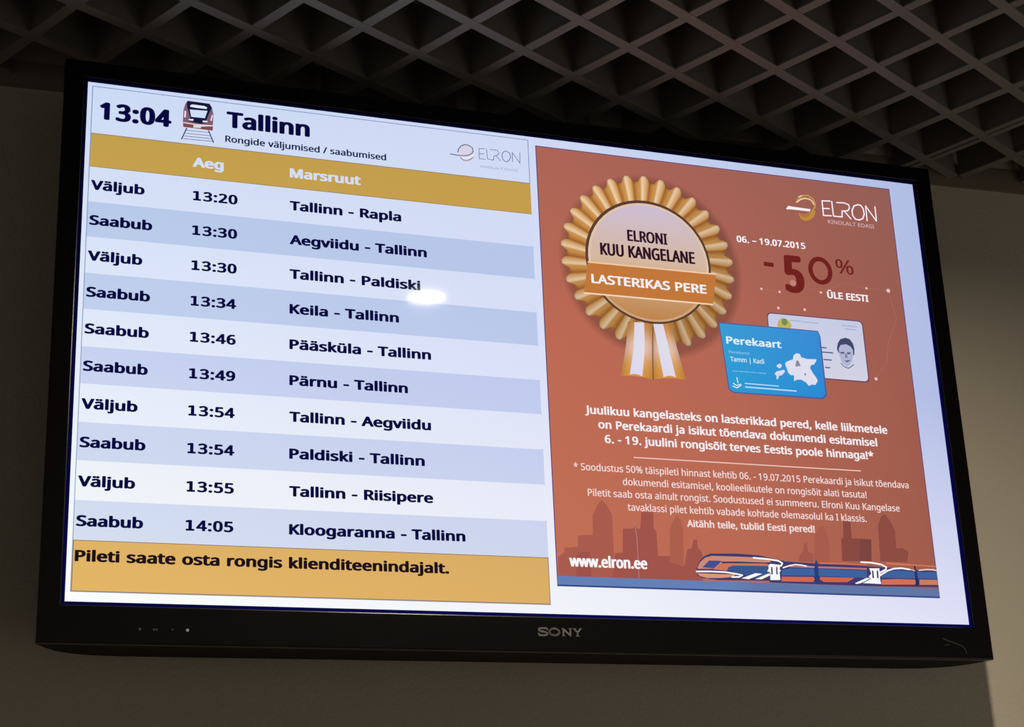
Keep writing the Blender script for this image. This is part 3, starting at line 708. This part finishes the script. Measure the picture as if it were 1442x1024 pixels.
rows = [('Väljub', '13:20', 'Tallinn - Rapla', 119, 649.5), ('Saabub', '13:30', 'Aegviidu - Tallinn', 136, 703.4),
        ('Väljub', '13:30', 'Tallinn - Paldiski', 119, 687.6), ('Saabub', '13:34', 'Keila - Tallinn', 136, 640),
        ('Saabub', '13:46', 'Pääsküla - Tallinn', 136, 706.7), ('Saabub', '13:49', 'Pärnu - Tallinn', 136, 655.8),
        ('Väljub', '13:54', 'Tallinn - Aegviidu', 119, 702.7), ('Saabub', '13:54', 'Paldiski - Tallinn', 136, 687.6),
        ('Väljub', '13:55', 'Tallinn - Riisipere', 119, 703.2), ('Saabub', '14:05', 'Kloogaranna - Tallinn', 136, 768.1)]
for k, (a, t, r, ua, ur) in enumerate(rows):
    v = 241.6 + k * 77.2
    p = Pic(6)
    p.text(a, 14.3, ua, v, 21.4, INK, 56)
    p.text(t, 214.8, 305.0, v + 0.3, 21.4, INK, 50, foot=True)
    p.text(r, 412.2, ur, v, 21.4, INK, 56)
    p.build('lettering', screen)

p = Pic(6)
p.text('Aeg', 212.8, 275.9, 166.3, 21.8, (255, 255, 255), 56)
p.text('Marsruut', 412.3, 563, 166.3, 21.8, (255, 255, 255), 56)
p.build('lettering', screen, 'white column headings')
p = Pic(6)
p.text('13:04', 25, 168.2, 82.5, 39.8, INK, 56)
p.text('Tallinn', 279.8, 454.7, 66.6, 37.4, INK, 52)
p.text('Rongide väljumised / saabumised', 277.9, 619.2, 100.8, 14.8, (22, 44, 84), 30)
p.build('lettering', screen, 'large clock time and station name')
p = Pic(6)
p.text('Pileti saate osta rongis klienditeenindajalt.', 14.5, 732.2, 1003.8, 21.8, (30, 18, 24), 56)
p.build('lettering', screen, 'black ticket notice')
p = Pic(6)
p.art('icon')
p.build('train_pictogram', screen, 'train front on rails')
p = Pic(6)
p.art('emblem_small')
p.art('wordmark_small')
p.text('KINDLALT EDASI', 830, 915, 91, 5.5, (140, 156, 196), 0, raw=True)
p.build('operator_logo', screen, 'small grey logo beside the heading')

# --- poster
PG = [[(172, 101, 86), (164, 98, 86), (148, 94, 86)],
      [(190, 106, 84), (180, 103, 84), (158, 92, 78)],
      [(194, 112, 86), (186, 106, 84), (160, 92, 76)]]


def ground(u, v, k=1.0):
    x = min(max((u - 959) / 447.5, 0), 1.999)
    y = min(max((v - 20) / 490.0, 0), 1.999)
    i, j = int(x), int(y)
    x -= i
    y -= j
    return tuple(k * ((PG[j][i][q] * (1 - x) + PG[j][i + 1][q] * x) * (1 - y) + (PG[j + 1][i][q] * (1 - x) + PG[j + 1][i + 1][q] * x) * y) for q in range(3))


p = Pic(2)
p.rect(959, 20, 1854, 1022, ground, 0, 20, 22, raw=True)
p.frame(959, 20, 1854, 1022, 2.2, (104, 70, 118), 0.5, raw=True)
p.build('poster', screen, 'orange advertising poster')
for k, (w, c, q) in enumerate(ART['skyline']):
    p = Pic(4 + k * 0.25)
    pts = [(min(q[i], 1852), q[i + 1]) for i in range(0, len(q), 2)]
    if w:
        p.line(pts, w, tuple(c), raw=True)
        p.build('skyline_mast', screen)
    else:
        p.poly(pts, tuple(c), raw=True)
        p.build('skyline_silhouette', screen)
p = Pic(8)
p.rect(960, 1000.5, 1853, 1021, lambda u, v: (100, 128, 182) if u < 1400 else (96, 118, 166), 0, 16, 1, raw=True)
p.rect(960, 1018.5, 1853, 1021.5, (46, 74, 138), 0.4, 6, 1, raw=True)
p.build('strip', screen, 'blue strip under the poster')
p = Pic(12)
p.art('train', 0, 1853)
p.build('train_picture', screen, 'blue and orange train running along the poster foot')
p = Pic(8)
p.art('emblem')
p.art('wordmark', 2)
p.text('KINDLALT EDASI', 1676.8, 1799, 130.8, 9.6, (226, 190, 196), 0, 3, raw=True)
p.build('operator_logo', screen, 'white and gold logo in the poster corner')

p = Pic(8)
WH = (250, 240, 246)
p.text('06. – 19.07.2015', 1434.8, 1610, 204.2, 16.0, WH, 36, raw=True)
DK = (112, 34, 32)
p.line([(1498, 252), (1523, 253)], 10.5, DK, 0, raw=True, caps=False)
p.text('5', 1547.5, 1598, 317, 93, DK, 44, 1, raw=True)
p.ellipse(1568.2, 293, 7.5, 7.5, (196, 130, 118), 2.2, 14, raw=True)
p.line([(1642.5 + 25.5 * math.cos(math.pi * k / 14), 255 + 29.5 * math.sin(math.pi * k / 14)) for k in range(28)], 11.5, DK, 1, True, raw=True)
p.text('%', 1684, 1730, 257, 36, DK, 8, 1, raw=True)
p.text('ÜLE EESTI', 1653.5, 1761, 322.5, 17, WH, 40, 1, raw=True)
p.build('lettering', screen, 'dark red discount figure under the white date')

for u, v, r in ((1486, 315.5, 3), (1531.5, 318.7, 3), (1638, 310, 3), (1759, 288, 3), (1817, 288.5, 5), (1524.4, 359, 3.4), (1591.3, 357, 3.4), (1756.6, 513, 4)):
    p = Pic(7)
    p.ellipse(u, v, r, r, (232, 196, 190), 0, 12, raw=True)
    p.build('route_dot', screen)
p = Pic(6.6)
fl = [(1486, 315), (1531, 319), (1568, 293), (1638, 310), (1700, 280), (1759, 288), (1817, 288), (1830, 360), (1800, 420), (1790, 470), (1756, 513)]
p.line(fl, 0.8, (176, 112, 98), 0, raw=True)
p.build('route_line', screen, 'faint line joining the pale dots')

# --- rosette
CU, CV = 1213.0, 276.0
p = Pic(5)
n = 60
pts, cols, fs = [], [], []
for r, k in ((150, 0.80), (203, 0.80), (213, 0.91), (222, 1.0)):
    for i in range(n):
        a = 2 * math.pi * i / n
        u, v = CU + 7 + r * math.cos(a), CV + 10 + r * 1.02 * math.sin(a)
        pts.append((u, v))
        cols.append(ground(u, v, k))
for q in range(3):
    for i in range(n):
        j = (i + 1) % n
        fs.append((q * n + i, q * n + j, (q + 1) * n + j, (q + 1) * n + i))
p.add(pts, fs, cols, 0, True)
p.build('rosette_shade', screen, 'darker printed halo around the rosette')
p = Pic(6)
NP = 30
TAN, MID, DRK = (222, 182, 136), (204, 146, 78), (162, 100, 44)
for k in range(NP):
    a0 = 2 * math.pi * (k - 0.1) / NP + math.pi / 2 + 0.1
    w = 2 * math.pi / NP

    def pt(a, r):
        return (CU + r * math.cos(a), CV + r * 1.02 * math.sin(a))
    dim = 0.92 + 0.08 * math.cos(a0 + 2.2)
    f = lambda c: tuple(x * dim for x in c)
    seg = [(0.0, 146, 192, DRK), (0.30, 146, 192, MID), (0.44, 146, 201, MID), (0.58, 146, 207, (238, 208, 170)), (0.76, 146, 207, TAN), (0.92, 146, 200, MID), (1.0, 146, 192, DRK)]
    pts, cols, fs = [], [], []
    for s, r0, r1, c in seg:
        a = a0 + s * w
        pts += [pt(a - 0.03, r0), pt(a, r1 - 6), pt(a, r1)]
        cols += [f(c), f(c), f(tuple(0.88 * x for x in c))]
    for q in range(len(seg) - 1):
        for e in range(2):
            b0 = q * 3 + e
            fs.append((b0, b0 + 1, b0 + 4, b0 + 3))
    p.add(pts, fs, cols, 0, True)
p.build('rosette_pleats', screen, 'golden pleated ring of the rosette')

p = Pic(9)
# tails with white centre stripes
for q in range(2):
    if q == 0:
        TL, TR, BR, BL, a0, a1, b1, b0 = (1153, 425), (1211, 425), (1202, 556), (1127, 554), (1168, 425), (1191, 425), (1178, 551), (1149, 549)
    else:
        TL, TR, BR, BL, a0, a1, b1, b0 = (1211, 425), (1254, 421), (1280, 551), (1203, 556), (1213, 425), (1236, 423), (1257, 547), (1228, 549)
    N = 10
    lerp = lambda A, B, t: (A[0] + (B[0] - A[0]) * t, A[1] + (B[1] - A[1]) * t)

    def tail(A, B, C, D, cf, lay):
        pts, cols, fs = [], [], []
        for j in range(N + 1):
            for i in range(5):
                t, s = j / N, i / 4
                P = lerp(lerp(A, B, s), lerp(D, C, s), t)
                P = (P[0] + (3 * math.sin(math.pi * t) if q == 0 else 0), P[1] - 3.5 * math.sin(math.pi * s) * t)
                pts.append(P)
                cols.append(cf(s, t))
        for j in range(N):
            for i in range(4):
                b0_ = j * 5 + i
                fs.append((b0_, b0_ + 1, b0_ + 6, b0_ + 5))
        p.add(pts, fs, cols, lay, True)

    def gold(s, t):
        k = math.exp(-((t - 0.45) / 0.28) ** 2)
        A = (196, 130, 62) if t < 0.5 else (214, 146, 62)
        c = tuple(A[m] * (1 - k) + (230, 190, 168)[m] * k for m in range(3))
        e = 0.86 if s in (0.0, 1.0) else 1.0
        return tuple(x * e for x in c)
    tail(TL, TR, BR, BL, gold, 0)
    if q == 0:
        p.line([(1211, 432), (1206, 500), (1203, 557)], 2.6, (132, 84, 56), 0.8, raw=True)
    tail(a0, a1, b1, b0, lambda s, t: (218 + 8 * s, 208 + 14 * (1 - abs(t - .5)), 232 + 6 * t), 0.5)
p.build('ribbon_tails', screen, 'two orange and white ribbon tails')

p = Pic(11)
p.ellipse(CU, CV, 150.5, 149.5, (92, 62, 50), 0, 48, raw=True)
p.ellipse(CU + 0.5, CV + 1, 144.5, 143.5, lambda u, v: (206, 164, 122) if v > CV + 40 else (224, 196, 172), 0.3, 48, raw=True)


def discc(u, v):
    t = (v - (CV - 140)) / 280.0
    A, B, C = (204, 190, 214), (214, 184, 160), (190, 132, 76)
    if t < 0.5:
        return tuple(A[m] * (1 - 2 * t) + B[m] * 2 * t for m in range(3))
    return tuple(B[m] * (2 - 2 * t) + C[m] * (2 * t - 1) for m in range(3))


p.ellipse(CU + 0.5, CV + 1, 139, 138.5, discc, 0.6, 48, 8, raw=True)
p.build('rosette_disc', screen, 'pale round centre of the rosette')
p = Pic(14)
p.poly([(1067, 292), (1375, 291), (1361, 366), (1054, 367)], (194, 120, 58), 0, raw=True)
p.line([(1067, 292), (1375, 291)], 3.6, (240, 202, 168), 0.4, raw=True, caps=False)
p.line([(1054, 367), (1361, 366)], 3.6, (246, 214, 184), 0.4, raw=True, caps=False)
p.build('banner', screen, 'orange banner across the rosette')
p = Pic(16)
p.text('ELRONI', 1164.7, 1261.5, 231, 27.5, (50, 22, 40), 34, raw=True)
p.text('KUU KANGELANE', 1098, 1325.5, 271.5, 29.5, (50, 22, 40), 34, raw=True)
p.text('LASTERIKAS PERE', 1073, 1348, 341.5, 21.5, (252, 238, 240), 40, raw=True)
p.build('lettering', screen, 'dark award text and white banner text')


# --- cards
def rounded(u0, v0, u1, v1, r, n=6):
    out = []
    for cx, cy, a0 in ((u1 - r, v0 + r, -90), (u1 - r, v1 - r, 0), (u0 + r, v1 - r, 90), (u0 + r, v0 + r, 180)):
        for k in range(n + 1):
            a = math.radians(a0 + 90.0 * k / n)
            out.append((cx + r * math.cos(a), cy + r * math.sin(a)))
    return out


p = Pic(8)
p.poly(rounded(1493, 372, 1739, 524, 11), (112, 70, 96), -0.5, raw=True)
p.poly(rounded(1495.5, 374.5, 1736, 521, 10), lambda u, v: (198 + 14 * (v - 374) / 147, 204 + 6 * (v - 374) / 147, 228), 0, raw=True)
for u0, u1, v in ((1551, 1580, 387), (1584, 1622, 388), (1684, 1722, 388), (1690, 1718, 396)):
    p.line([(u0, v), (u1, v)], 3.0, (166, 182, 218), 0.5, raw=True)
p.art('crestmark', 1)
for u0, u1, v in ((1624, 1636, 447), (1625, 1652, 458), (1627, 1646, 476), (1629, 1640, 495)):
    p.line([(u0, v), (u1, v)], 3.2, (96, 100, 140), 1, raw=True)
p.art('portrait', 1)
p.build('identity_card', screen, 'pale card with a small grey portrait')
p = Pic(13)
card = [(1373, 410), (1617, 409), (1621, 420), (1621, 560), (1612, 569), (1394, 571), (1384, 564)]
p.poly([(1371, 407), (1619, 407), (1624, 420), (1625, 563), (1614, 573), (1393, 574), (1381, 566)], (84, 92, 156), -0.5, raw=True)
p.poly(card, lambda u, v: (44 + 14 * (v < 480), 138 + 18 * (u < 1500), 212), 0, raw=True)
p.text('Perekaart', 1386, 1522, 457.5, 17.5, (226, 240, 252), 40, 1, raw=True)
p.text('Perekond', 1390, 1440, 480, 6.5, (150, 206, 244), 4, 1, raw=True)
p.text('Tamm | Kadi', 1392, 1475, 499, 11, (222, 238, 250), 12, 1, raw=True)
for u0, u1 in ((1395, 1407), (1410, 1421), (1424, 1436), (1440, 1452), (1456, 1477)):
    p.line([(u0, 521.5), (u1, 521.5)], 2.6, (110, 180, 234), 1, raw=True)
p.line([(1423, 549), (1505, 549.5)], 2.6, (178, 216, 246), 1, raw=True)
p.line([(1423, 557.5), (1548, 558)], 3.0, (190, 222, 248), 1, raw=True)
p.art('map', 1.5)
p.art('anchor', 1)
p.build('family_card', screen, 'bright blue card with a white country map')

# --- poster copy
p = Pic(8)
WH = (248, 236, 240)
for body, u0, u1, v in (('Juulikuu kangelasteks on lasterikkad pered, kelle liikmetele', 1041, 1770, 645),
                        ('on Perekaardi ja isikut tõendava dokumendi esitamisel', 1069, 1740, 676.5),
                        ('6. - 19. juulini rongisõit terves Eestis poole hinnaga!*', 1081.8, 1727, 708.5)):
    p.text(body, u0, u1, v, 18.5, WH, 34, raw=True)
p.build('lettering', screen, 'bold white poster copy')
p = Pic(8)
p.line([(1145, 736.8), (1690.5, 736.8)], 2.2, (240, 206, 196), 0, raw=True, caps=False)
p.build('rule', screen, 'thin pale line between the two paragraphs')
p = Pic(8)
for body, u0, u1, v, wt in (('* Soodustus 50% täispileti hinnast kehtib 06. - 19.07.2015 Perekaardi ja isikut tõendava', 1008, 1808, 771.5, 14),
                            ('dokumendi esitamisel, koolieelikutele on rongisõit alati tasuta!', 1116.6, 1698, 799.5, 14),
                            ('Piletit saab osta ainult rongist. Soodustused ei summeeru. Elroni Kuu Kangelase', 1036.5, 1778, 827, 14),
                            ('tavaklassi pilet kehtib vabade kohtade olemasolul ka I klassis.', 1124, 1691, 854.8, 14),
                            ('Aitähh teile, tublid Eesti pered!', 1257, 1560, 884.5, 36)):
    p.text(body, u0, u1, v, 15.5, (240, 216, 214), wt, raw=True)
p.build('lettering', screen, 'small white poster copy')
p = Pic(12)
p.text('www.elron.ee', 987.3, 1159.4, 980, 24.0, (254, 246, 250), 38, raw=True)
p.build('lettering', screen, 'white web address')

# --- maker's name and indicator marks on the lower frame
def on_frame(pic, name, label, m):
    o = pic.build(name, tv, label, m)
    for v in o.data.vertices:
        v.co.y -= 0.00405
    return o


p = Pic(1)
c = (255, 255, 255)
w = 3.6
s = 1109.8
e = 1126.2
p.line([(930.5, 1113.5), (929, 1111), (921, 1110.6), (913, 1111.6), (912, 1115), (917, 1117), (925, 1118.3), (930, 1120.5), (929.5, 1124), (921, 1125.6), (912.5, 1124.6), (911.5, 1121.8)], w, c)
p.line([(945 + 10.5 * math.cos(2 * math.pi * k / 20), 1118 + 7 * math.sin(2 * math.pi * k / 20)) for k in range(20)], 4.0, c, 0, True)
p.line([(964, e - 1), (964, s + 1), (979, e - 1), (979, s + 1)], 3.2, c)
for x0, x1, yy in ((960.5, 966, s + 1), (961, 967.5, e - 0.8), (975.5, 982.5, s + 1)):
    p.line([(x0, yy), (x1, yy)], 1.8, c, 0, caps=False)
p.line([(987.5, s + 1), (994.5, 1118.5), (1001, s + 1)], 3.2, c)
p.line([(994.5, 1118.5), (994.5, e - 1)], 3.4, c)
for x0, x1, yy in ((984.5, 991, s + 0.8), (998, 1004, s + 0.8), (990.5, 998.5, e - 0.8)):
    p.line([(x0, yy), (x1, yy)], 1.8, c, 0, caps=False)
on_frame(p, 'maker_name', 'small grey capitals centred under the picture', M_logo)
for u, v, r, st in ((134.9, 1129.6, 2.4, 0.018), (160.6, 1130, 2.2, 0.014), (165.5, 1130, 2.0, 0.014), (194.1, 1129.5, 2.0, 0.010), (221.4, 1130, 3.0, 0.16)):
    p = Pic(1)
    p.ellipse(u, v, r, r, c, 0, 14)
    on_frame(p, 'indicator_light', 'brightest indicator light' if st > 0.1 else None, emit('indicator_glow', (0.85, 1.0, 0.92), st))

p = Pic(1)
p.line([(1843, 1113), (1858, 1119), (1876, 1124), (1889, 1129), (1897, 1137), (1899, 1146)], 2.6, c)  # reflection on the frame painted as a grey stroke
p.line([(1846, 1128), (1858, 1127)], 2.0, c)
on_frame(p, 'painted_glint', 'faint curved reflection painted on the lower right corner', mat('glint_grey', (0.022, 0.020, 0.019), 0.6))

# ------------------------------------------------------------ recessed ceiling lamp mirrored in the screen
lamp = bpy.data.objects.new('ceiling_lamp', None)
COL.objects.link(lamp)
lamp.location = (LAMP[0], LAMP[1], 2.648)
lamp['label'] = 'round recessed ceiling lamp whose glow is mirrored in the television picture'
lamp['category'] = 'lamp'
bm = bmesh.new()
n = 32
prof = [(0.031, -0.012), (0.040, -0.012), (0.042, -0.006), (0.042, 0.0), (0.036, 0.0), (0.036, 0.05), (0.031, 0.05)]
rs = [[bm.verts.new((r * math.cos(2 * math.pi * k / n), r * math.sin(2 * math.pi * k / n), z)) for k in range(n)] for r, z in prof]
for a, c2 in zip(rs, rs[1:] + rs[:1]):
    for k in range(n):
        bm.faces.new((a[k], a[(k + 1) % n], c2[(k + 1) % n], c2[k]))
finish('lamp_ring', bm, M_white, lamp, smooth=True)
